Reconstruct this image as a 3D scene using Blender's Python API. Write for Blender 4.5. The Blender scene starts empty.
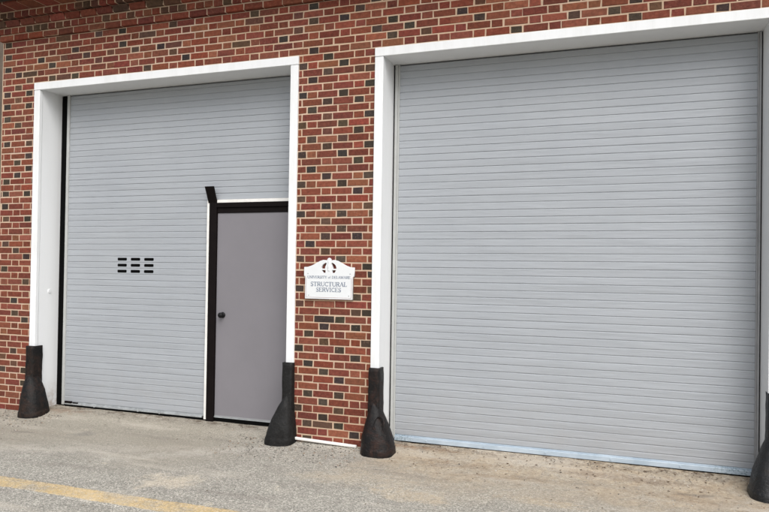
import bpy, bmesh, math, random
from mathutils import Vector, noise
R = random.Random(7)
sc = bpy.context.scene
COL = sc.collection
rad = math.radians

# ------------------------------------------------------------------ helpers
def lin(r, g, b):
    f = lambda c: (c/255/12.92) if c/255 <= .04045 else ((c/255+.055)/1.055)**2.4
    return (f(r), f(g), f(b), 1)

def obj(name, bm, m, parent=None, smooth=False):
    me = bpy.data.meshes.new(name)
    bm.normal_update(); bm.to_mesh(me); bm.free()
    if smooth:
        for p in me.polygons: p.use_smooth = True
    o = bpy.data.objects.new(name, me); COL.objects.link(o)
    if m: me.materials.append(m)
    if parent: o.parent = parent
    return o

def empty(name, loc=(0, 0, 0), parent=None):
    o = bpy.data.objects.new(name, None); COL.objects.link(o); o.location = loc
    o.empty_display_size = .1
    if parent: o.parent = parent
    return o

def tag(o, label=None, cat=None, group=None, kind=None):
    if label: o['label'] = label
    if cat: o['category'] = cat
    if group: o['group'] = group
    if kind: o['kind'] = kind
    return o

def box(bm, x0, x1, y0, y1, z0, z1, bev=0):
    vs = [bm.verts.new((x, y, z)) for x in (x0, x1) for y in (y0, y1) for z in (z0, z1)]
    fs = [bm.faces.new([vs[i] for i in q]) for q in
          ((0, 1, 3, 2), (4, 6, 7, 5), (0, 4, 5, 1), (2, 3, 7, 6), (0, 2, 6, 4), (1, 5, 7, 3))]
    if bev:
        es = list({e for f in fs for e in f.edges})
        bmesh.ops.bevel(bm, geom=es, offset=bev, segments=2, profile=.5, affect='EDGES')
    return vs

def boxes(name, m, parent, lst, bev=0):
    bm = bmesh.new()
    for b in lst: box(bm, *b, bev=bev)
    return obj(name, bm, m, parent)

# node sugar
class M:
    def __init__(s, name):
        s.m = bpy.data.materials.new(name); s.m.use_nodes = True
        s.t = s.m.node_tree; s.n = s.t.nodes; s.b = s.n['Principled BSDF']
        s.tc = s.n.new('ShaderNodeTexCoord')
    def l(s, a, b): s.t.links.new(a, b)
    def vec(s, scale=(1, 1, 1), loc=(0, 0, 0)):
        mp = s.n.new('ShaderNodeMapping'); mp.inputs['Scale'].default_value = scale
        mp.inputs['Location'].default_value = loc
        s.l(s.tc.outputs['Object'], mp.inputs[0]); return mp.outputs[0]
    def noise(s, sc=1, det=4, rough=.6, v=None, dist=0, color=False):
        n = s.n.new('ShaderNodeTexNoise'); n.inputs['Scale'].default_value = sc
        n.inputs['Detail'].default_value = det; n.inputs['Roughness'].default_value = rough
        n.inputs['Distortion'].default_value = dist
        s.l(v if v else s.tc.outputs['Object'], n.inputs['Vector'])
        return n.outputs['Color' if color else 'Fac']
    def vor(s, sc, v=None, out='Distance', feat='F1'):
        n = s.n.new('ShaderNodeTexVoronoi'); n.feature = feat; n.inputs['Scale'].default_value = sc
        s.l(v if v else s.tc.outputs['Object'], n.inputs['Vector']); return n.outputs[out]
    def ramp(s, f, pts, interp='LINEAR'):
        n = s.n.new('ShaderNodeValToRGB'); n.color_ramp.interpolation = interp
        e = n.color_ramp.elements
        while len(e) < len(pts): e.new(.5)
        for i, (p, c) in enumerate(pts):
            e[i].position = p; e[i].color = c if isinstance(c, tuple) else (c, c, c, 1)
        s.l(f, n.inputs[0]); return n.outputs[0]
    def mix(s, f, a, b, mode='MIX'):
        n = s.n.new('ShaderNodeMix'); n.data_type = 'RGBA'; n.blend_type = mode
        n.clamp_factor = True
        for i, v in ((0, f), (6, a), (7, b)):
            if isinstance(v, (int, float)): n.inputs[i].default_value = v if i == 0 else (v, v, v, 1)
            elif isinstance(v, tuple): n.inputs[i].default_value = v
            else: s.l(v, n.inputs[i])
        return n.outputs[2]
    def math(s, op, a, b=0, c=None, clamp=False):
        n = s.n.new('ShaderNodeMath'); n.operation = op; n.use_clamp = clamp
        for i, v in enumerate((a, b) if c is None else (a, b, c)):
            if isinstance(v, (int, float)): n.inputs[i].default_value = v
            else: s.l(v, n.inputs[i])
        return n.outputs[0]
    def xyz(s):
        n = s.n.new('ShaderNodeSeparateXYZ'); s.l(s.tc.outputs['Object'], n.inputs[0]); return n.outputs
    def step(s, v, a, b):
        n = s.n.new('ShaderNodeMapRange'); n.interpolation_type = 'SMOOTHSTEP'
        n.inputs[1].default_value = a; n.inputs[2].default_value = b
        s.l(v, n.inputs[0]); return n.outputs[0]
    def bump(s, h, st=.3, d=.01, prev=None):
        n = s.n.new('ShaderNodeBump'); n.inputs['Strength'].default_value = st
        n.inputs['Distance'].default_value = d; s.l(h, n.inputs['Height'])
        if prev: s.l(prev, n.inputs['Normal'])
        return n.outputs[0]
    def done(s, col=None, rough=None, nrm=None, metal=None, spec=None):
        for k, v in (('Base Color', col), ('Roughness', rough), ('Normal', nrm), ('Metallic', metal), ('Specular IOR Level', spec)):
            if v is None: continue
            if isinstance(v, (int, float, tuple)): s.b.inputs[k].default_value = v
            else: s.l(v, s.b.inputs[k])
        return s.m

# ------------------------------------------------------------------ materials
def mat_brick():
    m = M('brick')
    a = m.n.new('ShaderNodeVertexColor'); a.layer_name = 'Col'
    c = a.outputs[0]
    c = m.mix(m.ramp(m.noise(38, 5, .7), [(.25, .72), (.75, 1.28)]), c, c) if 0 else c
    f = m.ramp(m.noise(30, 6, .75), [(.25, .5), (.75, 1.45)])
    c = m.mix(1.0, c, f, 'MULTIPLY')
    blot = m.ramp(m.noise(120, 3, .6), [(.60, 0.), (.72, 1.)])
    c = m.mix(m.math('MULTIPLY', blot, .55), c, lin(62, 38, 34))
    pale = m.math('MULTIPLY', m.ramp(m.noise(55, 4, .7), [(.57, 0.), (.75, 1.)]), m.ramp(m.noise(1.3, 3), [(.35, .1), (.65, .8)]))
    c = m.mix(m.math('MULTIPLY', pale, .55), c, lin(190, 155, 130))
    nb = m.bump(m.noise(160, 4, .7), .7, .004)
    nb = m.bump(m.noise(35, 4, .7), .5, .006, nb)
    return m.done(c, .88, nb, spec=.25)

def mat_mortar():
    m = M('mortar')
    c = m.mix(m.noise(9, 5, .7), lin(212, 184, 158), lin(158, 136, 114))
    c = m.mix(m.ramp(m.noise(1.1, 4), [(.45, 0.), (.7, .6)]), c, lin(206, 186, 170))
    return m.done(c, .95, m.bump(m.noise(140, 4, .7), .6, .003), spec=.15)

def mat_white(dirt=.25, name='white_paint'):
    m = M(name)
    n = m.noise(3, 6, .7, v=m.vec((3, 3, .5)))
    c = m.mix(m.ramp(n, [(.45, 0.), (.8, dirt)]), (.75, .765, .775, 1), (.50, .51, .48, 1))
    z = m.xyz()[2]
    low = m.math('MULTIPLY', m.math('SUBTRACT', 1, m.step(z, .1, .45)), m.ramp(m.noise(14, 5, .75), [(.42, 0.), (.62, 1.)]))
    c = m.mix(m.math('MULTIPLY', low, .65), c, lin(150, 125, 100))
    chip = m.ramp(m.noise(45, 3, .8), [(.72, 0.), (.75, .6)])
    c = m.mix(m.math('MULTIPLY', chip, dirt), c, lin(150, 145, 138))
    return m.done(c, .5, m.bump(m.noise(60, 4), .12, .003))

def mat_slat():
    m = M('grey_slat_paint')
    c = m.mix(m.noise(1.6, 3), (.312, .334, .362, 1), (.350, .370, .392, 1))
    # rain streaks and hand smudges on the paint
    st = m.ramp(m.noise(2.2, 5, .7, v=m.vec((2.2, 1, .8))), [(.5, 0.), (.78, .5)])
    c = m.mix(m.math('MULTIPLY', st, .22), c, (.23, .24, .25, 1))
    z = m.xyz()[2]
    dz = m.math('SUBTRACT', 1, m.step(z, .12, .75))
    dust = m.math('MULTIPLY', dz, m.ramp(m.noise(5, 5, .7), [(.35, .1), (.7, .6)]))
    c = m.mix(m.math('MULTIPLY', dust, .5), c, lin(150, 146, 142))
    nb = m.bump(m.noise(1.1, 4, v=m.vec((1, 1, 9))), .35, .03)
    nb = m.bump(m.noise(220, 2), .08, .001, nb)
    return m.done(c, m.ramp(m.noise(4, 4), [(.3, .42), (.7, .58)]), nb, spec=.4)

def mat_plain(name, c, rough=.6, var=.15, sc=12, metal=0, bump=.1, spec=.5):
    m = M(name)
    k = m.ramp(m.noise(sc, 5, .65), [(.25, 1-var), (.75, 1+var)])
    return m.done(m.mix(1.0, c, k, 'MULTIPLY'), rough, m.bump(m.noise(sc*8, 3), bump, .003), metal, spec)

def mat_galv():
    m = M('galvanised_bar')
    n = m.noise(7, 3, .6, v=m.vec((.6, 1, 1)))
    c = m.mix(m.ramp(n, [(.35, 0.), (.7, 1.)]), lin(158, 173, 186), lin(188, 200, 210))
    x = m.xyz()[0]
    rub = m.ramp(m.noise(60, 4, .8), [(.5, 0.), (.56, 1.)])
    e1 = m.math('SUBTRACT', 1, m.step(x, 1.0, 1.12))
    e2 = m.step(x, 3.45, 3.6)
    e = m.math('MULTIPLY', m.math('ADD', e1, e2, clamp=True), rub)
    c = m.mix(m.math('MULTIPLY', e, .55), c, lin(66, 96, 104))
    return m.done(c, .4, m.bump(n, .1, .003), .1)

def mat_iron(name, base, rust, amount, rough=.55, spec=.22):
    m = M(name)
    n1 = m.noise(7, 6, .75, dist=.6)
    c = m.mix(m.ramp(n1, [(.52-amount*.25, 0.), (.72-amount*.2, 1.)]), base, rust)
    c = m.mix(m.ramp(m.noise(60, 4, .7), [(.60, 0.), (.72, .4)]), c, lin(88, 80, 74))
    nb = m.bump(m.noise(26, 5, .75), .75, .012)
    nb = m.bump(m.noise(120, 3), .5, .003, nb)
    return m.done(c, m.ramp(n1, [(.3, rough-.12), (.7, rough+.25)]), nb, 0, spec)

def ground_nodes(m):
    X, Y, Z = m.xyz()
    big = m.noise(.9, 5, .65, dist=.4)
    med = m.noise(4.5, 6, .7)
    # worn asphalt with exposed aggregate
    agg = m.vor(120, out='Color')
    sep = m.n.new('ShaderNodeSeparateColor'); m.l(agg, sep.inputs[0])
    a = m.ramp(sep.outputs[0], [(0., lin(68, 68, 64)), (.30, lin(121, 120, 113)), (.6, lin(155, 152, 143)), (.85, lin(182, 178, 168)), (1., lin(222, 216, 206))])
    a2 = m.ramp(m.noise(230, 3, .7), [(.3, lin(88, 87, 83)), (.5, lin(153, 150, 141)), (.7, lin(204, 198, 188))])
    asphalt = m.mix(.45, a, a2)
    asphalt = m.mix(1.0, asphalt, m.ramp(med, [(.3, .88), (.7, 1.12)]), 'MULTIPLY')
    # smooth compacted apron in front of the doors
    fine = m.ramp(m.noise(70, 5, .8), [(.25, lin(100, 96, 86)), (.5, lin(146, 140, 128)), (.75, lin(186, 180, 166))])
    wob = m.math('MULTIPLY', m.math('SUBTRACT', big, .5), 1.6)
    yy = m.math('ADD', Y, wob)
    near = m.step(yy, -1.55, -.55)
    left = m.math('SUBTRACT', 1, m.step(m.math('ADD', X, wob), -.9, .1))
    fm = m.math('MULTIPLY', m.math('MULTIPLY', near, m.math('ADD', m.math('MULTIPLY', left, .8), .12)), 1, clamp=True)
    c = m.mix(fm, asphalt, fine)
    # sandy dirt washed against the right door
    right = m.step(m.math('ADD', X, wob), .55, 1.2)
    dn = m.ramp(m.noise(3.2, 6, .75, dist=.8), [(.30, 0.), (.62, 1.)])
    dy = m.step(m.math('ADD', Y, m.math('MULTIPLY', wob, .6)), -1.15, -.1)
    dirt = m.mix(m.ramp(m.noise(26, 8, .85), [(.3, 0.), (.7, 1.)]), lin(116, 98, 80), lin(200, 184, 158))
    c = m.mix(m.math('MULTIPLY', m.math('MULTIPLY', right, dy), m.math('ADD', m.math('MULTIPLY', dn, .62), .25), clamp=True), c, dirt)
    # patchy darker brown towards the thresholds
    dk = m.math('MULTIPLY', m.step(Y, .02, .26), m.ramp(m.noise(11, 5, .8), [(.45, 0.), (.6, .75)]))
    c = m.mix(dk, c, lin(74, 58, 46))
    lf = m.ramp(m.noise(5.5, 6, .8, v=m.vec((1, 1.8, 1))), [(.60, 0.), (.68, .8)])
    c = m.mix(m.math('MULTIPLY', m.math('MULTIPLY', lf, right), dy), c, lin(98, 76, 56))
    # tyre polished and pale streaks running obliquely to the left door
    sv = m.n.new('ShaderNodeMapping'); sv.inputs['Rotation'].default_value = (0, 0, rad(-35)); sv.inputs['Scale'].default_value = (.35, 2.2, 1)
    m.l(m.tc.outputs['Object'], sv.inputs[0])
    s1 = m.noise(1.8, 5, .65, v=sv.outputs[0])
    c = m.mix(m.ramp(s1, [(.54, 0.), (.72, .55)]), c, lin(190, 182, 170))
    c = m.mix(m.ramp(s1, [(.28, .5), (.44, 0.)]), c, lin(118, 112, 106))
    pal = m.ramp(m.noise(2.3, 6, .8), [(.63, 0.), (.70, .6)])
    c = m.mix(pal, c, lin(206, 194, 172))
    bn = m.noise(5.5, 8, .82, dist=.5); bm2 = m.ramp(m.noise(28, 6, .8), [(.34, .25), (.6, 1.)])
    def blob(cx, cy, rx, ry, rot, wob=.35, ns=5):
        mp = m.n.new('ShaderNodeMapping'); mp.vector_type = 'TEXTURE'
        mp.inputs['Location'].default_value = (cx, cy, 0); mp.inputs['Rotation'].default_value = (0, 0, rad(rot)); mp.inputs['Scale'].default_value = (rx, ry, 1)
        m.l(m.tc.outputs['Object'], mp.inputs[0])
        q = m.n.new('ShaderNodeSeparateXYZ'); m.l(mp.outputs[0], q.inputs[0])
        r2 = m.math('ADD', m.math('MULTIPLY', q.outputs[0], q.outputs[0]), m.math('MULTIPLY', q.outputs[1], q.outputs[1]))
        r2 = m.math('ADD', r2, m.math('MULTIPLY', m.math('SUBTRACT', bn, .5), 9.0))
        return m.math('MULTIPLY', m.math('SUBTRACT', 1, m.step(r2, -.4, 1.5)), bm2)
    for (cx, cy, rx, ry, rot, k, col) in ((-.36, -1.30, .30, .16, 20, .6, (212, 198, 176)), (-.52, -1.72, .35, .12, 5, .45, (200, 192, 178)),
            (-1.95, -.45, .16, .09, 10, .6, (108, 106, 104)), (-1.66, -.17, .07, .03, 0, .6, (92, 88, 84)), (-.55, -.55, .75, .10, 38, .35, (196, 190, 182)),
            (-1.35, -.75, 1.1, .10, 22, .3, (186, 178, 168)), (-2.3, -1.1, .9, .14, 14, .3, (184, 176, 166)), (-2.4, -.55, .5, .10, 18, .35, (132, 122, 112)),
            (1.45, -.95, .30, .12, 0, .5, (196, 176, 146)), (2.35, -.75, .35, .10, -5, .45, (194, 172, 140)), (1.5, -.12, .42, .10, 4, .5, (112, 88, 64)),
            (2.9, -.02, .7, .07, 0, .6, (94, 72, 52)), (2.0, -.32, .45, .07, 8, .5, (116, 94, 72)), (3.3, -.3, .4, .12, 0, .4, (128, 104, 78)),
            (1.1, .16, .5, .05, 0, .6, (120, 86, 56)), (-2.75, .12, .3, .09, 0, .6, (126, 96, 72)), (.9, -.75, .5, .18, 10, .4, (188, 172, 148))):
        c = m.mix(m.math('MULTIPLY', blob(cx, cy, rx, ry, rot), k), c, lin(*col))
    # small oily patches
    oil = m.ramp(m.noise(1.9, 3, .5, v=m.vec((1, 2.2, 1), (3.3, 1.2, 0))), [(.70, 0.), (.73, .4)])
    c = m.mix(oil, c, lin(88, 84, 80))
    # hairline cracks
    cr = m.n.new('ShaderNodeTexVoronoi'); cr.feature = 'DISTANCE_TO_EDGE'; cr.inputs['Scale'].default_value = .8
    wv = m.n.new('ShaderNodeVectorMath'); wv.operation = 'MULTIPLY_ADD'
    m.l(m.noise(3, 4, color=True), wv.inputs[0]); wv.inputs[1].default_value = (.35, .35, 0); m.l(m.tc.outputs['Object'], wv.inputs[2])
    m.l(wv.outputs[0], cr.inputs['Vector'])
    ck = m.math('SUBTRACT', 1, m.step(cr.outputs['Distance'], .0, .006))
    ck = m.math('MULTIPLY', ck, m.ramp(m.noise(1.2, 2), [(.56, 0.), (.7, .35)]))
    c = m.mix(ck, c, lin(70, 64, 58))
    h = m.math('ADD', m.math('MULTIPLY', m.vor(120), -.6), m.math('MULTIPLY', m.noise(35, 5, .7), 1.1))
    h = m.math('SUBTRACT', h, m.math('MULTIPLY', ck, 1.2))
    nb = m.bump(h, .55, .006)
    return c, nb

def mat_ground():
    m = M('worn_asphalt'); c, nb = ground_nodes(m)
    return m.done(c, .93, nb, spec=.2)

def mat_yellow():
    m = M('worn_yellow_paint'); c, nb = ground_nodes(m)
    y = m.mix(m.noise(25, 5, .7), lin(206, 168, 96), lin(226, 196, 132))
    w = m.math('MULTIPLY', m.ramp(m.noise(40, 6, .8), [(.34, .25), (.55, 1.)]), m.ramp(m.noise(2.6, 4, .7), [(.34, .25), (.52, .85)]))
    d = m.math('ABSOLUTE', m.math('ADD', m.xyz()[1], 1.7475))
    d = m.math('ADD', d, m.math('MULTIPLY', m.noise(22, 5, .75), .05))
    w = m.math('MULTIPLY', w, m.math('SUBTRACT', 1, m.step(d, .098, .116)))
    return m.done(m.mix(m.math('MULTIPLY', w, .68), c, y), .85, nb, spec=.25)

BRICK, MORTAR, WHITE = mat_brick(), mat_mortar(), mat_white(.38)
LINING = mat_white(.10, 'white_lining_paint')
SLAT = mat_slat()
RAIL = mat_plain('guide_rail_paint', (.40, .41, .40, 1), .45, .08)
RAILD = mat_plain('dull_rail_metal', (.30, .305, .31, 1), .5, .12)
BLACK = mat_plain('black_gap', (.003, .003, .003, 1), .9, .1, spec=.05)
FRAME = mat_plain('black_frame_paint', (.006, .004, .004, 1), .6, .25, spec=.1)
LEAF = mat_plain('grey_violet_door_paint', (.192, .184, .200, 1), .5, .05, 2.5, bump=.04)
KNOB = mat_plain('black_knob', (.006, .006, .007, 1), .55, .1, spec=.2)
GALV = mat_galv()
DULLBAR = mat_plain('dirty_galvanised', (.36, .38, .39, 1), .5, .35, 20, .2)
SIGNW = mat_plain('sign_white', (.68, .70, .71, 1), .45, .03, 8)
INK = mat_plain('sign_lettering', lin(92, 106, 126), .6, .05)
INK2 = mat_plain('sign_edge_line', lin(170, 150, 150), .6, .1)
PIPE = mat_plain('white_plastic', (.74, .73, .70, 1), .5, .12, 9)
GUT = mat_plain('dark_gutter', (.012, .015, .013, 1), .4, .2)
NEIGH = mat_plain('brown_render', lin(88, 78, 68), .9, .3, 6, bump=.5)
STONE = None

# ------------------------------------------------------------------ ground
DOORY = .29
def gz(x, y):
    pts = [(-40, -.35), (-6, -.03), (-3, .0), (-1.7, .035), (-.6, .055), (-.12, .062), (0., .078), (.12, .108), (.29, .122), (1, .125), (60, .1)]
    for (a, za), (b, zb) in zip(pts, pts[1:]):
        if y <= b:
            t = max(0, (y-a)/(b-a)); z = za+(zb-za)*t; break
    else: z = .1
    if -3.2 < y < .35:
        z += .012*(noise.noise((x*.9, y*.9, 3.1))) + .004*noise.noise((x*5, y*5, 1.7))
    if y > -.6: z += .010*max(0, min(1, (-.2-x)/2.5)) * max(0, min(1, (y+.6)/.6))
    if y > .05 and x < -.06: z -= .012*min(1, (y-.05)/.15)
    if y > -.05: z -= .021*max(0, min(1, (x-.70)/.25))*min(1, (y+.05)/.2)
    if x > 3.2 and y > -1: z -= .012*min(1, x-3.2)
    return z
def grid(xs, ys, dz=0):
    bm = bmesh.new()
    g = [[bm.verts.new((x, y, gz(x, y)+dz)) for y in ys] for x in xs]
    for i in range(len(xs)-1):
        for j in range(len(ys)-1):
            bm.faces.new((g[i][j], g[i+1][j], g[i+1][j+1], g[i][j+1]))
    return bm
def rng(a, b, s):
    n = max(1, round((b-a)/s)); return [a+(b-a)*i/n for i in range(n)]
xs = [-400, -120, -40, -15, -9] + rng(-6, 7, .06) + [7, 10, 16, 40, 120, 400]
ys = [-400, -120, -40, -14, -8] + rng(-5, -2.4, .2) + rng(-2.4, .6, .04) + [.6, 1, 8, 30, 120, 400]
GROUND = mat_ground()
tag(obj('ground', grid(xs, ys), GROUND, smooth=True), kind='structure')
lbm = grid(rng(-7, .9, .06)+[.9], [-1.865, -1.845, -1.80, -1.76, -1.72, -1.68, -1.655, -1.635], .004)
for v in lbm.verts:
    if v.co.y < -1.86 or v.co.y > -1.64: v.co.z -= .008
tag(obj('painted_line', lbm, mat_yellow(), smooth=True), kind='structure')

# ------------------------------------------------------------------ brickwork
CH, BH, J = .0677, .0560, .0117
U, SL, HL = .3048, .1925, .0901
REDS = [(117, 63, 49), (112, 58, 46), (121, 68, 52), (107, 57, 45), (125, 75, 57), (114, 64, 50), (119, 60, 46), (104, 55, 44)]
SEMI = [(84, 62, 50), (78, 59, 47), (90, 61, 49)]
DARK = [(60, 51, 44), (52, 45, 41), (68, 57, 48), (56, 48, 44), (72, 59, 50)]
def bcol(kind):
    c = R.choice({'r': REDS, 's': SEMI, 'd': DARK}[kind])
    k = R.uniform(.92, 1.08)
    return lin(*[max(0, min(255, q*k+R.uniform(-3, 3))) for q in c])

def add_brick(bm, lay, T, a, b, z0, z1, col, proud=0., depth=.05, slope=0.):
    """T maps (along, out, z) to world; out is the distance in front of the wall plane."""
    j = lambda: R.uniform(-.0013, .0013)
    a += j(); b += j(); z0 += j(); z1 += j()
    if b-a < .008: return
    o = proud+R.uniform(-.0012, .0012); e = .003
    t1, t2 = R.uniform(-.0008, .0008), R.uniform(-.0008, .0008)
    cj = [(R.uniform(-.0022, .0022), R.uniform(-.0018, .0018)) for _ in range(4)]
    rings = []
    for (ins, out) in ((0, proud-depth), (0, o-.003), (e, o)):
        q = []
        for ci, (s, zz, sx, sz) in enumerate(((a+ins, z0+ins, -1, -1), (b-ins, z0+ins, 1, -1), (b-ins, z1-ins, 1, 1), (a+ins, z1-ins, -1, 1))):
            if out > proud-depth: s += cj[ci][0]; zz += cj[ci][1]
            oo = out
            if out > proud-depth: oo += sx*t1+sz*t2 - (slope if sz < 0 else 0)
            q.append(bm.verts.new(T(s, oo, zz)))
        rings.append(q)
    fs = []
    for r0, r1 in zip(rings, rings[1:]):
        for i in range(4):
            fs.append(bm.faces.new((r0[i], r0[(i+1) % 4], r1[(i+1) % 4], r1[i])))
    fs.append(bm.faces.new(rings[2]))
    for f in fs:
        for lp in f.loops: lp[lay] = col

# dark headers of the pier between the doors, read course by course from the top
# odd courses: a=first header, b=second header, c=right stretcher piece; even: l=left piece, h, g, r
PIER = {1: 'a', 2: 'lg', 3: 'aBC', 4: 'h', 5: 'c', 6: 'lg', 7: 'ab', 8: 'h', 9: 'Ac', 10: 'Lg', 11: 'Ab', 12: 'hG', 13: 'ac', 14: 'lg',
        15: 'b', 16: 'h', 17: 'ac', 18: 'lg', 19: 'b', 20: 'L', 21: 'aC', 22: 'lgR', 23: 'A', 24: 'g', 25: 'ab', 26: 'h', 27: 'A', 28: 'Lg',
        29: 'c', 30: 'r', 31: '', 32: 'lR', 33: 'b', 34: 'L', 35: 'Bc', 36: 'Lmg', 37: 'ab', 38: 'h', 39: 'Ac', 40: 'lg', 41: 'b', 42: 'h',
        43: 'a', 44: 'Lg', 45: '', 46: 'hg', 47: 'a', 48: 'lG', 49: 'a', 50: 'hMg', 51: 'b', 52: 'h'}
def pier_kind(k, typ, cx):
    s = PIER.get(k)
    if s is None: return None
    if k % 2: key = 'a' if .24 < cx < .38 else 'b' if .56 < cx < .67 else 'c' if cx > .68 else ''
    else: key = 'l' if cx < .11 else 'h' if cx < .21 else 'm' if cx < .41 else 'g' if cx < .52 else 'r' if cx > .72 else ''
    if key and key in s: return 'd'
    if key and key.upper() in s: return 's'
    return 'r'

HTOP = 3.6
def course(bm, lay, T, k, segs, parity=None, pier=True):
    z0 = HTOP-k*CH+J/2; z1 = z0+BH
    odd = (k % 2) if parity is None else parity
    start = .062 if odd else .2145
    lo, hi = min(s[0] for s in segs), max(s[1] for s in segs)
    n = math.floor((lo-start)/U)-1
    wob = R.uniform(-.008, .008)
    while start+n*U < hi:
        for (a, w, typ) in ((start+n*U, SL, 'S'), (start+n*U+SL+J, HL, 'H')):
            b = a+w
            if typ == 'S': jit = R.uniform(-.004, .004)
            for s0, s1 in segs:
                onp = pier and abs(s0-.02) < .02
                dx = 0 if onp else wob+jit
                aa, bb = max(a+dx, s0), min(b+dx, s1)
                if bb-aa < .012: continue
                if s1-bb < .014: bb = s1
                if aa-s0 < .014: aa = s0
                kd = pier_kind(k, typ, (aa+bb)/2) if onp else None
                if kd is None:
                    r = R.random()
                    if typ == 'H': kd = 'd' if r < .27 else 's' if r < .36 else 'r'
                    else: kd = 's' if r < .03 else 'r'
                add_brick(bm, lay, T, aa, bb, z0, z1, bcol(kd))
        n += 1

building = tag(empty('brick_building'), 'red brick building with two tall grey roller doors in white surrounds', 'building')
XL, XR = -3.57, 6.2
front = lambda s, o, z: (s, -o, z)
leftside = lambda s, o, z: (XL-o, s, z)
bm = bmesh.new(); lay = bm.loops.layers.float_color.new('Col')
K0 = -6
for k in range(K0, 54):
    segs = [(XL, XR)] if k < 1 else [(XL, -3.118), (.022, .767), (3.917, XR)]
    course(bm, lay, front, k, segs)
for k in range(K0, 54):
    course(bm, lay, leftside, k, [(.055, 1.6)], parity=1-(k % 2), pier=False)
# the corner brick ends butt against the front bricks
wall = obj('wall', bm, BRICK, building)
# mortar bed and wall body behind the bricks
MY = .0035
ZT = HTOP-(K0-1)*CH
bm = bmesh.new()
box(bm, XL+MY, -3.115, MY, .6, -.2, ZT)
box(bm, .019, .770, MY, .6, -.2, HTOP)
box(bm, 3.914, XR, MY, .6, -.2, HTOP)
box(bm, -3.113, 3.912, MY+.0002, .6, HTOP, ZT)
box(bm, 3.9135, XR-.001, MY+.0004, .6, HTOP+.0005, ZT-.001)
box(bm, XL+MY+.0004, XR-.01, .601, 6, -.2, ZT-.01)
obj('mortar', bm, MORTAR, building)

bm = bmesh.new(); box(bm, XL-.014, XL-.001, .004, .05, .02, ZT+J/2, .002); obj('corner_sealant', bm, MORTAR, building)
# cornice: corbelled courses, wrapping round the left end
cor = bmesh.new(); clay = cor.loops.layers.float_color.new('Col'); cm = bmesh.new()
def ccourse(i, proud, unit, depth, kinds, slope=0., jz=J):
    z0 = ZT+i*CH+jz/2; z1 = z0+BH
    for T, s0, s1 in ((front, XL-proud, XR), (leftside, -proud+.1, 1.6)):
        s = s0
        while s < s1-.02:
            kd = R.choice(kinds)
            add_brick(cor, clay, T, s, min(s+unit-J, s1), z0, z1, bcol(kd), proud, depth, slope)
            s += unit
    p = proud-.005-slope*.9
    za, zb = ZT+i*CH+J/2+.0022, ZT+(i+1)*CH+J/2+.0020
    box(cm, XL-p, XR-.002, -p, .30, za, zb)
    box(cm, XL-p+.0005, XL+.25, .3002, 1.6, za, zb-.0002)
ccourse(0, .028, .2032, .10, 'rrrr')
ccourse(1, .046, .1016, .10, 'rrsr')
ccourse(2, .092, .2032, .12, 'rsrr', slope=.022)
ccourse(3, .125, .1016, .12, 'rsr')
ccourse(4, .30, .2032, .24, 'rrs')
obj('cornice', cor, BRICK, building)
obj('cornice_mortar', cm, MORTAR, building)
z = ZT+4.25*CH
boxes('gutter', GUT, building, [(XL-.46, XR, -.44, -.315, z, z+.13), (XL-.46, XL-.32, -.314, 1.6, z, z+.13), (XL-.46, XR, -.40, 6, z+.14, z+.20)], .006)

# ------------------------------------------------------------------ door surrounds
ZS = 3.526
def surround(xa, xb, label):
    """xa, xb: the clear opening between the jambs; the casing is .08 wide."""
    w = .078; g = .014
    bm = bmesh.new(); box(bm, xa-w, xb+w, -g, .03, ZS-.008, HTOP-.004, .004)
    h = tag(obj('door_surround', bm, WHITE, building), label)
    for a, b in ((xa-w+.001, xa+.002), (xb-.002, xb+w-.001)):
        bm = bmesh.new(); box(bm, a, b, -g+.0015, .029, .04, ZS-.011, .004)
        obj('side_casing', bm, WHITE, h)
    for a, b, nm in ((xa-.03, xa, 'jamb_lining'), (xb, xb+.03, 'jamb_lining')):
        bm = bmesh.new(); box(bm, a, b, .032, .36, .04, ZS+.03); obj(nm, bm, LINING, h)
    bm = bmesh.new(); box(bm, xa+.0006, xb-.0006, .0315, .36, ZS, ZS+.028); obj('soffit_lining', bm, LINING, h)
    # little shadow bead where lining meets casing
    return h
LA, LB, RA, RB = -3.036, -.058, .842, 3.836
s1 = surround(LA, LB, 'white surround of the left doorway with the small grey door')
s2 = surround(RA, RB, 'white surround of the right doorway')
# small round plug on the left jamb
bm = bmesh.new()
bmesh.ops.create_cone(bm, cap_ends=True, segments=20, radius1=.024, radius2=.021, depth=.008)
bmesh.ops.rotate(bm, verts=bm.verts, matrix=__import__('mathutils').Matrix.Rotation(rad(90), 3, 'Y'))
bmesh.ops.translate(bm, verts=bm.verts, vec=(LA+.004, .17, 1.37))
box(bm, LA+.0075, LA+.0095, .155, .185, 1.366, 1.372)
obj('jamb_plug', bm, WHITE, s1, smooth=False)

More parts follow.
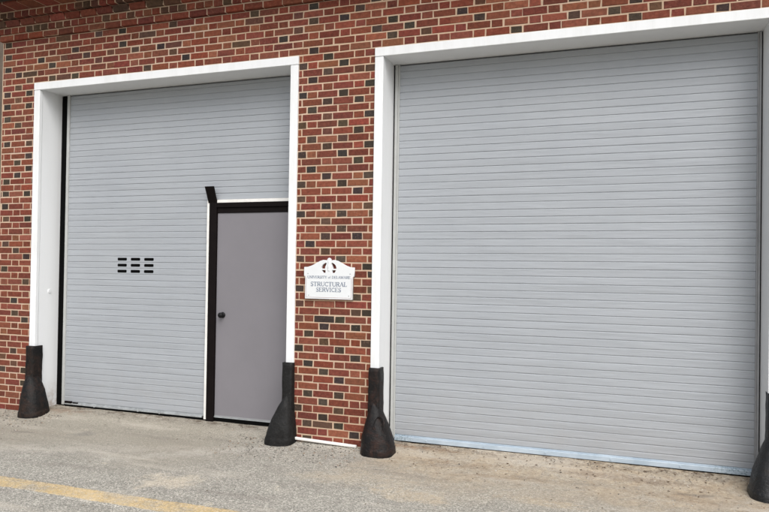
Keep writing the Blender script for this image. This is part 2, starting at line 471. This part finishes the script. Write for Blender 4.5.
# ------------------------------------------------------------------ roller doors
SP = .0638
def curtain(bm, x0, x1, zb, zt, joint0, y=DOORY, seed=1, nx=1, holes=()):
    r = random.Random(seed)
    n0 = math.ceil((zb-joint0)/SP); n1 = math.floor((zt-joint0)/SP)
    js = [joint0+i*SP for i in range(n0, n1+1)]
    edges = [zb]+js+[zt]
    for i in range(len(edges)-1):
        a, b = edges[i], edges[i+1]
        if b-a < .008: continue
        tilt = r.uniform(-.0006, .0006)
        # profile of one slat, bottom to top: hooked lip, flat face, rolled shoulder into the groove
        pr = [(a, y+.0044), (a+.0006, y+.003), (a+.0018, y+.0008+tilt), (a+.005, y-.0004+tilt), (b-.0080, y-tilt),
              (b-.0060, y+.0006-tilt), (b-.0040, y+.0019), (b-.0028, y+.0031), (b-.0018, y+.0044), (b, y+.0044)]
        g = [[bm.verts.new((x, yy, z)) for z, yy in pr] for x in [x0+(x1-x0)*q/nx for q in range(nx+1)]]
        for q in range(nx):
            for t in range(len(pr)-1):
                bm.faces.new((g[q][t], g[q+1][t], g[q+1][t+1], g[q][t+1]))
PXL, PXR = -1.117, LB          # pass door bay in the left door
bm = bmesh.new()
j0 = 1.758
curtain(bm, -2.912, PXL-.001, .165, j0+9*SP, j0, seed=3)
curtain(bm, -2.912, LB-.003, j0+9*SP, ZS-.012, j0, seed=4)
ld = tag(obj('roller_door', bm, SLAT, building), 'left grey roller door with nine vent slots and a small door in it')
bm = bmesh.new()
curtain(bm, .902, 3.80, .158, ZS-.012, 2.95, seed=9)
rd = tag(obj('roller_door', bm, SLAT, building), 'right full width grey roller door with bright bottom bar')
# vent slots, each a raised near-black plate, the opening's darkness put into its colour
for i, x in enumerate((-2.231, -2.060, -1.889)):
    for j in range(3):
        zc = j0-.0322-j*SP
        bm = bmesh.new(); w, h = .1145, .0245
        def rr(w, h, y, n=6):
            out = []
            for cx, cz, a0 in ((w/2-h/2, 0, -90), (-w/2+h/2, 0, 90)):
                for q in range(n+1):
                    a = rad(a0+180*q/n); out.append(bm.verts.new((x+w/2*0+.057+cx+h/2*math.copysign(abs(math.cos(a))**.55, math.cos(a)), y, zc+h/2*math.copysign(abs(math.sin(a))**.55, math.sin(a)))))
            return out
        o1, o2 = rr(w+.006, h+.006, DOORY-.0006), rr(w, h, DOORY-.0022)
        n = len(o1)
        for q in range(n): bm.faces.new((o1[q], o1[(q+1) % n], o2[(q+1) % n], o2[q]))
        bm.faces.new(o2)
        obj('vent_slot', bm, BLACK, ld)
# rails, gaps, bars
def part(name, m, parent, lst, bev=.002): return boxes(name, m, parent, lst, bev)
part('guide_rail', RAIL, ld, [(-2.944, -2.911, DOORY-.014, DOORY+.03, .13, ZS-.003)])
part('edge_gap_fill', BLACK, ld, [(LA+.012, -2.9445, DOORY+.004, DOORY+.04, .12, ZS-.004)])  # near-black strip filling the gap between rail and jamb
part('edge_gap_fill', FRAME, ld, [(LA+.001, LA+.0115, DOORY+.006, DOORY+.04, .12, ZS-.004)])
part('guide_rail', RAIL, rd, [(.858, .884, DOORY-.012, DOORY+.03, .12, ZS-.003), (.8845, .901, DOORY-.004, DOORY+.03, .12, ZS-.003)])
part('edge_gap_fill', BLACK, rd, [(RA+.001, .8575, DOORY+.003, DOORY+.04, .11, ZS-.004)])  # near-black fill between left jamb and rail
part('guide_rail', RAILD, rd, [(3.801, 3.812, DOORY-.004, DOORY+.03, .12, ZS-.003), (3.8125, 3.827, DOORY-.014, DOORY+.03, .12, ZS-.003)])
part('edge_gap_fill', BLACK, rd, [(3.8275, RB-.001, DOORY+.003, DOORY+.04, .11, ZS-.004)])  # near-black fill between rail and right jamb
bm = bmesh.new()
box(bm, .902, 3.80, DOORY-.006, DOORY+.02, .148, .1575, .001)
box(bm, .902, 3.80, DOORY-.020, DOORY+.02, .1065, .1475, .004)
for x in [1.2+i*.52 for i in range(5)]:
    r = bmesh.ops.create_cone(bm, cap_ends=True, segments=8, radius1=.008, radius2=.007, depth=.006)
    bmesh.ops.rotate(bm, verts=r['verts'], matrix=__import__('mathutils').Matrix.Rotation(rad(90), 3, 'X'))
    bmesh.ops.translate(bm, verts=r['verts'], vec=(x, DOORY-.023, .128))
obj('bottom_bar', bm, GALV, rd)
part('bottom_dark_gap', BLACK, rd, [(.89, 3.81, DOORY-.008, DOORY+.03, .07, .106)])  # shade of the gap under the bar, put in as a near-black box
bm = bmesh.new()
box(bm, -2.912, PXL-.002, DOORY-.004, DOORY+.02, .153, .1645, .001)
box(bm, -2.90, PXL-.03, DOORY-.016, DOORY+.02, .134, .1525, .003)
for x in (-1.93, -1.66, -2.5):
    box(bm, x, x+.018, DOORY-.024, DOORY-.015, .132, .162, .002)
obj('bottom_bar', bm, DULLBAR, ld)
bm = bmesh.new(); box(bm, -2.895, -2.80, DOORY-.022, DOORY-.005, .150, .172, .003); box(bm, -2.79, -2.72, DOORY-.018, DOORY-.005, .150, .164, .003)
obj('bottom_latch', bm, FRAME, ld)
part('bottom_dark_gap', BLACK, ld, [(-2.91, PXL-.01, DOORY-.006, DOORY+.03, .07, .1335)])  # dark of the gap below the left bar, painted as a black box

# ------------------------------------------------------------------ pass door
Y = DOORY
bm = bmesh.new(); box(bm, -1.002, LB-.03, Y-.006, Y+.035, .162, 2.196, .003)
leaf = tag(obj('entry_door', bm, LEAF, building), 'flat grey door in a black frame, set in the left doorway')
part('door_frame', FRAME, leaf, [(-1.088, -1.0035, Y-.030, Y+.04, .10, 2.298)], .004)
part('door_frame', FRAME, leaf, [(-1.003, LB-.004, Y-.030, Y+.04, 2.2505, 2.2975), (-1.003, LB-.004, Y-.016, Y+.04, 2.1975, 2.25)], .003)
part('edge_strip', PIPE, leaf, [(-1.116, -1.0885, Y-.026, Y+.04, .125, 2.325)], .002)
part('edge_strip', PIPE, leaf, [(-1.0, LB-.004, Y-.026, Y+.04, 2.2985, 2.330)], .002)
part('threshold', DULLBAR, leaf, [(-1.10, LB-.004, Y-.012, Y+.04, .150, .1605)], .002)
part('threshold_gap', BLACK, leaf, [(-1.118, LB-.004, Y-.006, Y+.04, .06, .1495)], .001)
bm = bmesh.new()
V = lambda *p: bm.verts.new(p)
q = [(-1.098, Y-.028, 2.296), (-1.000, Y-.028, 2.296), (-1.000, Y-.095, 2.455), (-1.102, Y-.095, 2.455)]
f = [V(*p) for p in q]; g = [V(p[0], p[1]+.012, p[2]+.004) for p in q]
bm.faces.new(f); bm.faces.new(g[::-1])
for i in range(4): bm.faces.new((f[i], g[i], g[(i+1) % 4], f[(i+1) % 4]))
obj('head_bracket', bm, FRAME, leaf)
bm = bmesh.new()
Rx = __import__('mathutils').Matrix.Rotation(rad(90), 3, 'X')
for r1, r2, d, yy in ((.030, .028, .008, -.010), (.012, .012, .03, -.025)):
    r = bmesh.ops.create_cone(bm, cap_ends=True, segments=24, radius1=r1, radius2=r2, depth=d)
    bmesh.ops.rotate(bm, verts=r['verts'], matrix=Rx); bmesh.ops.translate(bm, verts=r['verts'], vec=(-.925, Y+yy, 1.176))
r = bmesh.ops.create_uvsphere(bm, u_segments=20, v_segments=12, radius=.027)
bmesh.ops.scale(bm, verts=r['verts'], vec=(1, .7, 1)); bmesh.ops.translate(bm, verts=r['verts'], vec=(-.925, Y-.05, 1.176))
obj('doorknob', bm, KNOB, leaf, smooth=True)
part('kick_edge', RAILD, leaf, [(-1.000, LB-.031, Y-.0085, Y-.0062, .163, .172)], .0005)

# ------------------------------------------------------------------ jamb guards
def guard(xc, side, label, m, hs, foot, seed, ztop=.79, zneck=.49, flare=(.045, .165, .14), lip=.022, ex=1.0):
    """xc: casing corner at the opening; side=+1 when the opening lies to the right of it."""
    zb = min(gz(xc-.1, -.1), gz(xc+.1, -.1), gz(xc, -.18))-.03
    g = tag(empty('jamb_guard', (xc, 0, zb)), label, 'jamb guard', 'cast iron guards at the corners of the doorways')
    r = random.Random(seed)
    def ring(bm, z, x0, x1, y0, y1, sq, n=44, ridge=0):
        out = []
        for i in range(n):
            a = 2*math.pi*i/n; c, s = math.cos(a), math.sin(a)
            e = 2/sq
            X = math.copysign(abs(c)**e, c); Yy = math.copysign(abs(s)**e, s)
            x = (x0+x1)/2+(x1-x0)/2*X; y = (y0+y1)/2+(y1-y0)/2*Yy
            d = .0035*noise.noise((x*14+seed, y*14, z*11))+.0018*noise.noise((x*45, y*45+seed, z*40))
            d += .0045*max(0, noise.noise((c*5+seed, s*5, z*2.5)))+ridge*(.004+.002*noise.noise((c*9, s*9, seed)))
            out.append(bm.verts.new((side*x*(1)+side*d*X, y+d*Yy, z-zb)))
        return out
    def loft(bm, rs):
        for a, b in zip(rs, rs[1:]):
            n = len(a)
            for i in range(n): bm.faces.new((a[i], a[(i+1) % n], b[(i+1) % n], b[i]))
        bm.faces.new(rs[-1]); bm.faces.new(rs[0][::-1])
        bmesh.ops.recalc_face_normals(bm, faces=bm.faces)
    # local x grows towards the opening
    bm = bmesh.new(); rs = []
    for i in range(15):
        t = i/14; z = zneck-.14+(ztop-zneck+.14)*t
        rs.append(ring(bm, z, -.083-.004*(1-t), lip+.004*(1-t), -.055-.004*(1-t), .085, 5.5))
    x = ring(bm, ztop+.001, -.070, lip-.013, -.042, .07, 4.5); rs.append(x)
    loft(bm, rs); obj('sleeve', bm, m, g, smooth=True)
    bm = bmesh.new(); rs = []
    for i in range(46):
        t = i/45; z = zneck-(zneck-zb)*t
        f = math.sin(math.pi/2*t)**ex
        rs.append(ring(bm, z, -.060-(.025+flare[0])*min(1, f*1.15), .0+(.0+flare[1])*f, -.058-flare[2]*f, .05+.05*f, 2.3+.3*t, ridge=1 if t > .80 else 0))
    cap = ring(bm, zneck+.018, -.050, -.010, -.052, .03, 2.2)
    loft(bm, [cap]+rs); obj('flared_foot', bm, m, g, smooth=True)
    if hs:   # raised crescent cast on the front of the foot
        bm = bmesh.new(); pr = []
        for i in range(17):
            a = rad(200-220*i/16); pr.append(Vector((side*(.052+.045*math.cos(a)), 0, .285+.075*math.sin(a))))
        for i, p in enumerate(pr):
            f = ((zneck-zb-p.z)/(zneck-zb)); f = math.sin(math.pi/2*max(0, min(1, f)))
            p.y = -.058-flare[2]*f+.003+abs(p.x*side-.03)*.10
        sec = []
        for p in pr:
            sec.append([bm.verts.new((p.x+.006*math.cos(b), p.y+.012*math.sin(b)-.002, p.z+.006*math.cos(b))) for b in [math.pi*2*q/8 for q in range(8)]])
        for a, b in zip(sec, sec[1:]):
            for i in range(8): bm.faces.new((a[i], a[(i+1) % 8], b[(i+1) % 8], b[i]))
        bmesh.ops.recalc_face_normals(bm, faces=bm.faces)
        obj('cast_ridge', bm, m, g, smooth=True)
    return g
I1 = mat_iron('brown_rusted_iron', lin(16, 15, 15), lin(50, 36, 29), .22, .42)
I2 = mat_iron('charcoal_iron', lin(30, 30, 30), lin(17, 16, 15), .35, .5)
I3 = mat_iron('red_rusted_iron', lin(20, 18, 18), lin(54, 36, 30), .12, .38)
I4 = mat_iron('black_iron', lin(13, 15, 18), lin(30, 23, 19), .1, .32, .45)
guard(LA, 1, 'brown rusted iron guard at the left foot of the left doorway', I1, False, 1, 11, flare=(-.002, .17, .13), ex=.72)
guard(LB, -1, 'charcoal iron guard beside the grey door, at the left foot of the brick pier', I2, False, 1, 23, flare=(.03, .165, .11))
guard(RA, 1, 'reddish rusted iron guard at the right foot of the brick pier, with a crescent ridge', I3, True, 1, 37, flare=(.035, .165, .14))
guard(RB, -1, 'glossy black iron guard at the foot of the right doorway', I4, False, 1, 51, flare=(.03, .13, .15), lip=.004)

# ------------------------------------------------------------------ white strip at the foot of the pier
bm = bmesh.new(); box(bm, -.30, .30, -.013, .013, -.012, .012, .006)
for v in bm.verts: v.co.z += .003*math.sin(v.co.x*7)
st = tag(obj('trim_strip', bm, PIPE), 'thin white strip lying along the foot of the brick pier', 'trim strip')
st.location = (.352, -.022, .102); st.rotation_euler = (0, rad(2.2), 0)

# ------------------------------------------------------------------ sign
sg = tag(empty('wall_sign', (.362, -.0, 1.38)), 'small white sign with a crested top reading Structural Services on the brick pier', 'sign')
def curve_mesh(name, loops, depth, m, parent, loc, bev=0.):
    cu = bpy.data.curves.new(name, 'CURVE'); cu.dimensions = '2D'; cu.fill_mode = 'BOTH'; cu.extrude = depth/2; cu.bevel_depth = bev
    for lp in loops:
        s = cu.splines.new('POLY'); s.points.add(len(lp)-1)
        for p, (x, y) in zip(s.points, lp): p.co = (x, y, 0, 1)
        s.use_cyclic_u = True
    tmp = bpy.data.objects.new('tmp', cu); COL.objects.link(tmp)
    dg = bpy.context.evaluated_depsgraph_get()
    me = bpy.data.meshes.new_from_object(tmp.evaluated_get(dg))
    bpy.data.objects.remove(tmp)
    for v in me.vertices:
        x, y, z = v.co; v.co = (x+loc[0], -z+loc[1], y+loc[2])
    me.flip_normals() if False else None
    me.name = name; o = bpy.data.objects.new(name, me); COL.objects.link(o); me.materials.clear(); me.materials.append(m); o.parent = parent
    return o
def arc(cx, cy, rx, ry, a0, a1, n=10):
    return [(cx+rx*math.cos(rad(a0+(a1-a0)*i/n)), cy+ry*math.sin(rad(a0+(a1-a0)*i/n))) for i in range(n+1)]
# outline in metres, x from the centre, y from the bottom edge
half = [(.230, 0), (.230, .200), (.242, .206), (.242, .282)]
rake = [(.205, .284), (.165, .297), (.125, .318), (.085, .338), (.055, .347), (.030, .345), (.020, .336)]
fin = [(.016, .350), (.010, .361), (0, .366)]
pts = half+rake+fin
outline = pts+[(-x, y) for x, y in reversed(pts[:-1])]
def lobe(s):
    up = [(.073, .269)]+arc(.0, .275, .074, .055, 8, 66, 8)
    inner = [(.021, .318), (.027, .303), (.034, .288), (.037, .269)]
    return [(s*x, y) for x, y in up+inner]
def lobe2(s):
    return [(s*x, y) for x, y in [(.030, .259), (.071, .259), (.066, .246), (.056, .232), (.032, .230)]]
board = curve_mesh('board', [outline, lobe(1), lobe(-1), lobe2(1), lobe2(-1)], .020, SIGNW, sg, (0, -.016, 0), .0015)
# finial relief and scroll eyes
bm = bmesh.new()
prof = [(.252, .012), (.262, .014), (.268, .009), (.276, .013), (.290, .016), (.305, .014), (.318, .009), (.328, .013), (.338, .010), (.35, .005), (.357, .001)]
rs = [[bm.verts.new((r*math.cos(rad(a)), -.027-.5*r*math.sin(rad(a)), z)) for a in range(0, 181, 20)] for z, r in prof]
for a, b in zip(rs, rs[1:]):
    for i in range(9): bm.faces.new((a[i], a[i+1], b[i+1], b[i]))
obj('finial', bm, SIGNW, sg, smooth=True)
# stroke font with serifs: letters are lists of (x0,y0,x1,y1,width)
def A(cx, cy, rx, ry, a0, a1, w, n=7):
    p = arc(cx, cy, rx, ry, a0, a1, n); return [(*p[i], *p[i+1], w) for i in range(n)]
TK, TN = .17, .085
def ser(x, y, w=.26): return (x-w/2, y, x+w/2, y, .05)
G = {
 'U': (.78, [(.14, .98, .14, .3, TK), (.66, .98, .66, .3, TN), ser(.14, .98), ser(.66, .98)]+A(.4, .3, .26, .28, 180, 360, TN+.03)),
 'N': (.82, [(.12, 0, .12, 1, TN), (.12, 1, .70, 0, TK), (.70, 0, .70, 1, TN), ser(.12, 0), ser(.08, .98), ser(.70, .98)]),
 'I': (.36, [(.18, 0, .18, 1, TK), ser(.18, .02, .34), ser(.18, .98, .34)]),
 'V': (.74, [(.08, 1, .38, 0, TK), (.38, 0, .66, 1, TN), ser(.08, .98), ser(.66, .98)]),
 'E': (.66, [(.15, 0, .15, 1, TK), (.05, .98, .58, .98, .07), (.05, .02, .60, .02, .07), (.15, .5, .45, .5, .06), (.58, .98, .58, .8, .05), (.6, .02, .6, .22, .05), (.45, .4, .45, .6, .05)]),
 'R': (.74, [(.15, 0, .15, 1, TK), ser(.15, .02, .34), (.05, .98, .38, .98, .06), (.15, .5, .38, .5, .06), (.36, .5, .66, .02, TK), ser(.66, .02, .2)]+A(.38, .74, .22, .24, 90, -90, .13)),
 'S': (.60, A(.3, .74, .2, .24, 40, 250, .10)+A(.3, .26, .21, .24, 70, -140, .13)+[(.24, .54, .38, .47, TK), (.5, .98, .5, .76, .05), (.09, .02, .09, .25, .05)]),
 'T': (.70, [(.35, 0, .35, 1, TK), ser(.35, .02, .34), (.04, .98, .66, .98, .07), (.04, .98, .04, .76, .05), (.66, .98, .66, .76, .05)]),
 'Y': (.72, [(.36, 0, .36, .45, TK), (.36, .45, .07, 1, TK), (.36, .45, .65, 1, TN), ser(.36, .02, .34), ser(.07, .98), ser(.65, .98)]),
 'D': (.80, [(.15, 0, .15, 1, TK), (.05, .98, .36, .98, .06), (.05, .02, .36, .02, .06)]+A(.36, .5, .34, .48, 90, -90, .12)),
 'L': (.62, [(.15, 0, .15, 1, TK), ser(.15, .98, .34), (.05, .02, .56, .02, .07), (.56, .02, .56, .26, .05)]),
 'A': (.78, [(.38, 1, .08, 0, TN), (.38, 1, .68, 0, TK), (.2, .35, .56, .35, .06), ser(.08, .02), ser(.68, .02)]),
 'W': (1.0, [(.06, 1, .28, 0, TK), (.28, 0, .5, .9, TN), (.5, .9, .72, 0, TK), (.72, 0, .94, 1, TN), ser(.06, .98), ser(.94, .98), ser(.5, .96, .16)]),
 'C': (.74, A(.42, .5, .32, .46, 50, 310, .12, 10)+[(.64, .98, .64, .74, .05), (.64, .02, .64, .26, .05)]),
 'o': (.5, A(.24, .32, .17, .28, 0, 360, .09, 10)),
 'f': (.36, [(.15, 0, .15, .8, .12), (.03, .6, .30, .6, .06)]+A(.25, .8, .1, .14, 180, 40, .07, 4)),
 ' ': (.36, [])}
def text(s, zc, h, width, m, name, small=None):
    """small: set of index ranges drawn as small capitals."""
    tot = sum(G[c][0]*(1 if not small or i in small else .80) for i, c in enumerate(s))
    k = width/tot; x = -width/2; bm = bmesh.new()
    for i, c in enumerate(s):
        f = 1 if not small or i in small or c in 'of ' else .80
        w, st = G[c]
        for n, (x0, y0, x1, y1, t) in enumerate(st):
            a = Vector((x+x0*k*f, zc-h/2+y0*h*f)); b = Vector((x+x1*k*f, zc-h/2+y1*h*f))
            d = b-a
            if d.length < 1e-6: continue
            d.normalize(); a -= d*h*.02; b += d*h*.02
            nn = Vector((-d.y, d.x))*t*h*.52
            yb = -.0285-.00006*n
            lo = [bm.verts.new((p.x, yb+.0018, p.y)) for p in (a+nn, b+nn, b-nn, a-nn)]
            up = [bm.verts.new((p.x, yb, p.y)) for p in (a+nn, b+nn, b-nn, a-nn)]
            bm.faces.new(up)
            for q in range(4): bm.faces.new((lo[q], lo[(q+1) % 4], up[(q+1) % 4], up[q]))
        x += w*k*(1 if not small or i in small else .80)
    return obj(name, bm, m, sg)
text('UNIVERSITY of DELAWARE', .194, .022, .420, INK, 'lettering')
text('STRUCTURAL', .132, .038, .355, INK, 'lettering')
text('SERVICES', .082, .036, .245, INK, 'lettering')
bm = bmesh.new()
for b in ((-.222, .222, -.0282, -.0265, .010, .0135), (-.222, -.2185, -.0283, -.0266, .0137, .19), (.2185, .222, -.0283, -.0266, .0137, .19)): box(bm, *b)
obj('border_line', bm, INK2, sg)
for x, z in ((-.205, .225), (.205, .225), (-.195, .03), (.195, .03)):
    bm = bmesh.new(); bmesh.ops.create_uvsphere(bm, u_segments=10, v_segments=6, radius=.005)
    bmesh.ops.scale(bm, verts=bm.verts, vec=(1, .5, 1)); bmesh.ops.translate(bm, verts=bm.verts, vec=(x, -.0275, z))
    obj('screw', bm, DULLBAR, sg, smooth=True)

# ------------------------------------------------------------------ neighbour seen past the left end
nb = tag(empty('neighbouring_building', (-5, 1.6, 0)), 'brown rendered wall just past the left end of the brick building', 'building')
bm = bmesh.new(); box(bm, -6, 1.4, 0, 5, -.1, 7.2); obj('wall', bm, NEIGH, nb)
bm = bmesh.new(); box(bm, -6.1, 1.42, -.15, 5, 7.21, 7.4); obj('roof_edge', bm, GUT, nb)

# ------------------------------------------------------------------ loose gravel and litter
def mat_stone():
    m = M('loose_stone')
    i = m.n.new('ShaderNodeVertexColor'); i.layer_name = 'Col'
    return m.done(m.mix(1.0, i.outputs[0], m.ramp(m.noise(200, 3), [(.2, .7), (.8, 1.25)]), 'MULTIPLY'), .9, spec=.2)
bm = bmesh.new(); lay = bm.loops.layers.float_color.new('Col')
base = bmesh.new(); bmesh.ops.create_icosphere(base, subdivisions=1, radius=1)
bv = [v.co.copy() for v in base.verts]; bf = [[v.index for v in f.verts] for f in base.faces]; base.free()
def stone(x, y, s):
    z = gz(x, y); c = R.choice([(170, 165, 156), (140, 134, 126), (176, 170, 160), (104, 98, 92), (140, 122, 104), (88, 84, 80)])
    c = lin(*c); a = R.uniform(0, 6.28); ca, sa = math.cos(a), math.sin(a); sx, sy, sz = s*R.uniform(.7, 1.3), s*R.uniform(.6, 1), s*R.uniform(.35, .7)
    vs = []
    for p in bv:
        k = 1+.25*R.uniform(-1, 1); px, py, pz = p.x*sx*k, p.y*sy*k, p.z*sz*k
        vs.append(bm.verts.new((x+px*ca-py*sa, y+px*sa+py*ca, z+sz*.35+pz)))
    for f in bf:
        fc = bm.faces.new([vs[i] for i in f])
        for lp in fc.loops: lp[lay] = c
def scatter(n, x0, x1, y0, y1, smin, smax, bias=1.6):
    for _ in range(n):
        x = R.uniform(x0, x1); y = y1-(y1-y0)*R.random()**bias
        stone(x, y, smin+(smax-smin)*R.random()**2.5)
scatter(900, -3.65, -2.6, -.75, -.01, .003, .010)
scatter(1100, -.55, .75, -.55, -.02, .003, .010)
scatter(500, -.9, -.1, -.25, .25, .0025, .007)
scatter(700, .9, 3.8, -.5, .25, .0025, .008)
scatter(300, -2.9, -1.0, .05, .26, .0025, .006)
scatter(900, -3.6, 4.2, -2.0, 0, .002, .005, 1.0)
tag(obj('loose_gravel', bm, mat_stone()), 'fine loose gravel scattered over the worn ground', 'gravel', kind='stuff')
# dry leaf scraps and wood chips
def mat_leaf():
    m = M('dry_leaf'); return m.done(m.mix(m.noise(60, 3), lin(58, 42, 32), lin(104, 78, 54)), .85, spec=.2)
bm = bmesh.new()
def scrap(x, y, s):
    z = gz(x, y)+.004; a = R.uniform(0, 6.28); n = 7; up = R.uniform(.1, .35)
    ctr = bm.verts.new((x, y, z))
    rim = []
    for i in range(n):
        t = 6.283*i/n; r = s*R.uniform(.55, 1.1)*(1 if i % 2 else .75); px, py = r*math.cos(t), .55*r*math.sin(t)
        rim.append(bm.verts.new((x+px*math.cos(a)-py*math.sin(a), y+px*math.sin(a)+py*math.cos(a), z+abs(py)*up+.002*R.random())))
    for i in range(n): bm.faces.new((ctr, rim[i], rim[(i+1) % n]))
for _ in range(90):
    scrap(R.uniform(.95, 3.75), .24-.55*R.random()**1.7, R.uniform(.006, .018))
for _ in range(90): scrap(R.gauss(2.9, .45), R.gauss(.16, .05), .003+.013*R.random()**2)
for _ in range(30): scrap(R.gauss(1.5, .35), R.gauss(.0, .10), .003+.008*R.random()**2)
for _ in range(25): scrap(R.uniform(-3, -.2), .22-.6*R.random()**1.7, R.uniform(.005, .012))
for _ in range(40): scrap(R.uniform(-3, 3.7), R.uniform(-1.6, -.1), R.uniform(.005, .014))
tag(obj('leaf_litter', bm, mat_leaf()), 'dry brown leaf scraps scattered before the doors', 'leaf litter', kind='stuff')

# ------------------------------------------------------------------ world, sun, camera
w = bpy.data.worlds.new('World'); sc.world = w; w.use_nodes = True
nt = w.node_tree; bg = nt.nodes['Background']
sky = nt.nodes.new('ShaderNodeTexSky'); sky.sky_type = 'NISHITA'; sky.sun_disc = False
EL, AZ = 48, 146     # sun high in front of the wall and to its right; azimuth from +Y clockwise
sky.sun_elevation = rad(EL); sky.sun_rotation = rad(AZ); sky.dust_density = 4; sky.air_density = 1.0
hs = nt.nodes.new('ShaderNodeHueSaturation'); hs.inputs['Saturation'].default_value = .38
nt.links.new(sky.outputs[0], hs.inputs['Color']); nt.links.new(hs.outputs[0], bg.inputs[0]); bg.inputs[1].default_value = .15
sl = bpy.data.lights.new('Sun', 'SUN'); sl.energy = 1.5; sl.angle = rad(50); sl.color = (1, .99, .975)
so = bpy.data.objects.new('Sun', sl); COL.objects.link(so)
d = Vector((math.sin(rad(AZ))*math.cos(rad(EL)), math.cos(rad(AZ))*math.cos(rad(EL)), math.sin(rad(EL))))
so.rotation_euler = d.to_track_quat('Z', 'Y').to_euler(); so.location = (0, -5, 8)

cam = bpy.data.cameras.new('Camera'); co = bpy.data.objects.new('Camera', cam); COL.objects.link(co); sc.camera = co
yaw, pit, rol = .3355, .0108, .015
from mathutils import Matrix
co.location = (2.798, -5.5052, 1.6134)
Fw = Vector((-math.sin(yaw)*math.cos(pit), math.cos(yaw)*math.cos(pit), math.sin(pit)))
Rt = Vector((math.cos(yaw), math.sin(yaw), 0)); Up = Rt.cross(Fw)
c_, s_ = math.cos(rol), math.sin(rol)
Rt2, Up2 = Rt*c_+Up*s_, Up*c_-Rt*s_
mw = Matrix((Rt2, Up2, -Fw)).transposed().to_4x4(); mw.translation = co.location
co.matrix_world = mw
cam.sensor_fit = 'HORIZONTAL'; cam.sensor_width = 36; cam.lens = 669.07/769*36
cam.shift_y = 10.44/769; cam.clip_start = .05; cam.clip_end = 2000
sc.render.engine = 'CYCLES'
sc.view_settings.view_transform = 'Standard'; sc.view_settings.look = 'None'
sc.view_settings.exposure = 0.35; sc.view_settings.gamma = 1
try: sc.view_settings.use_curve_mapping = False
except Exception: pass
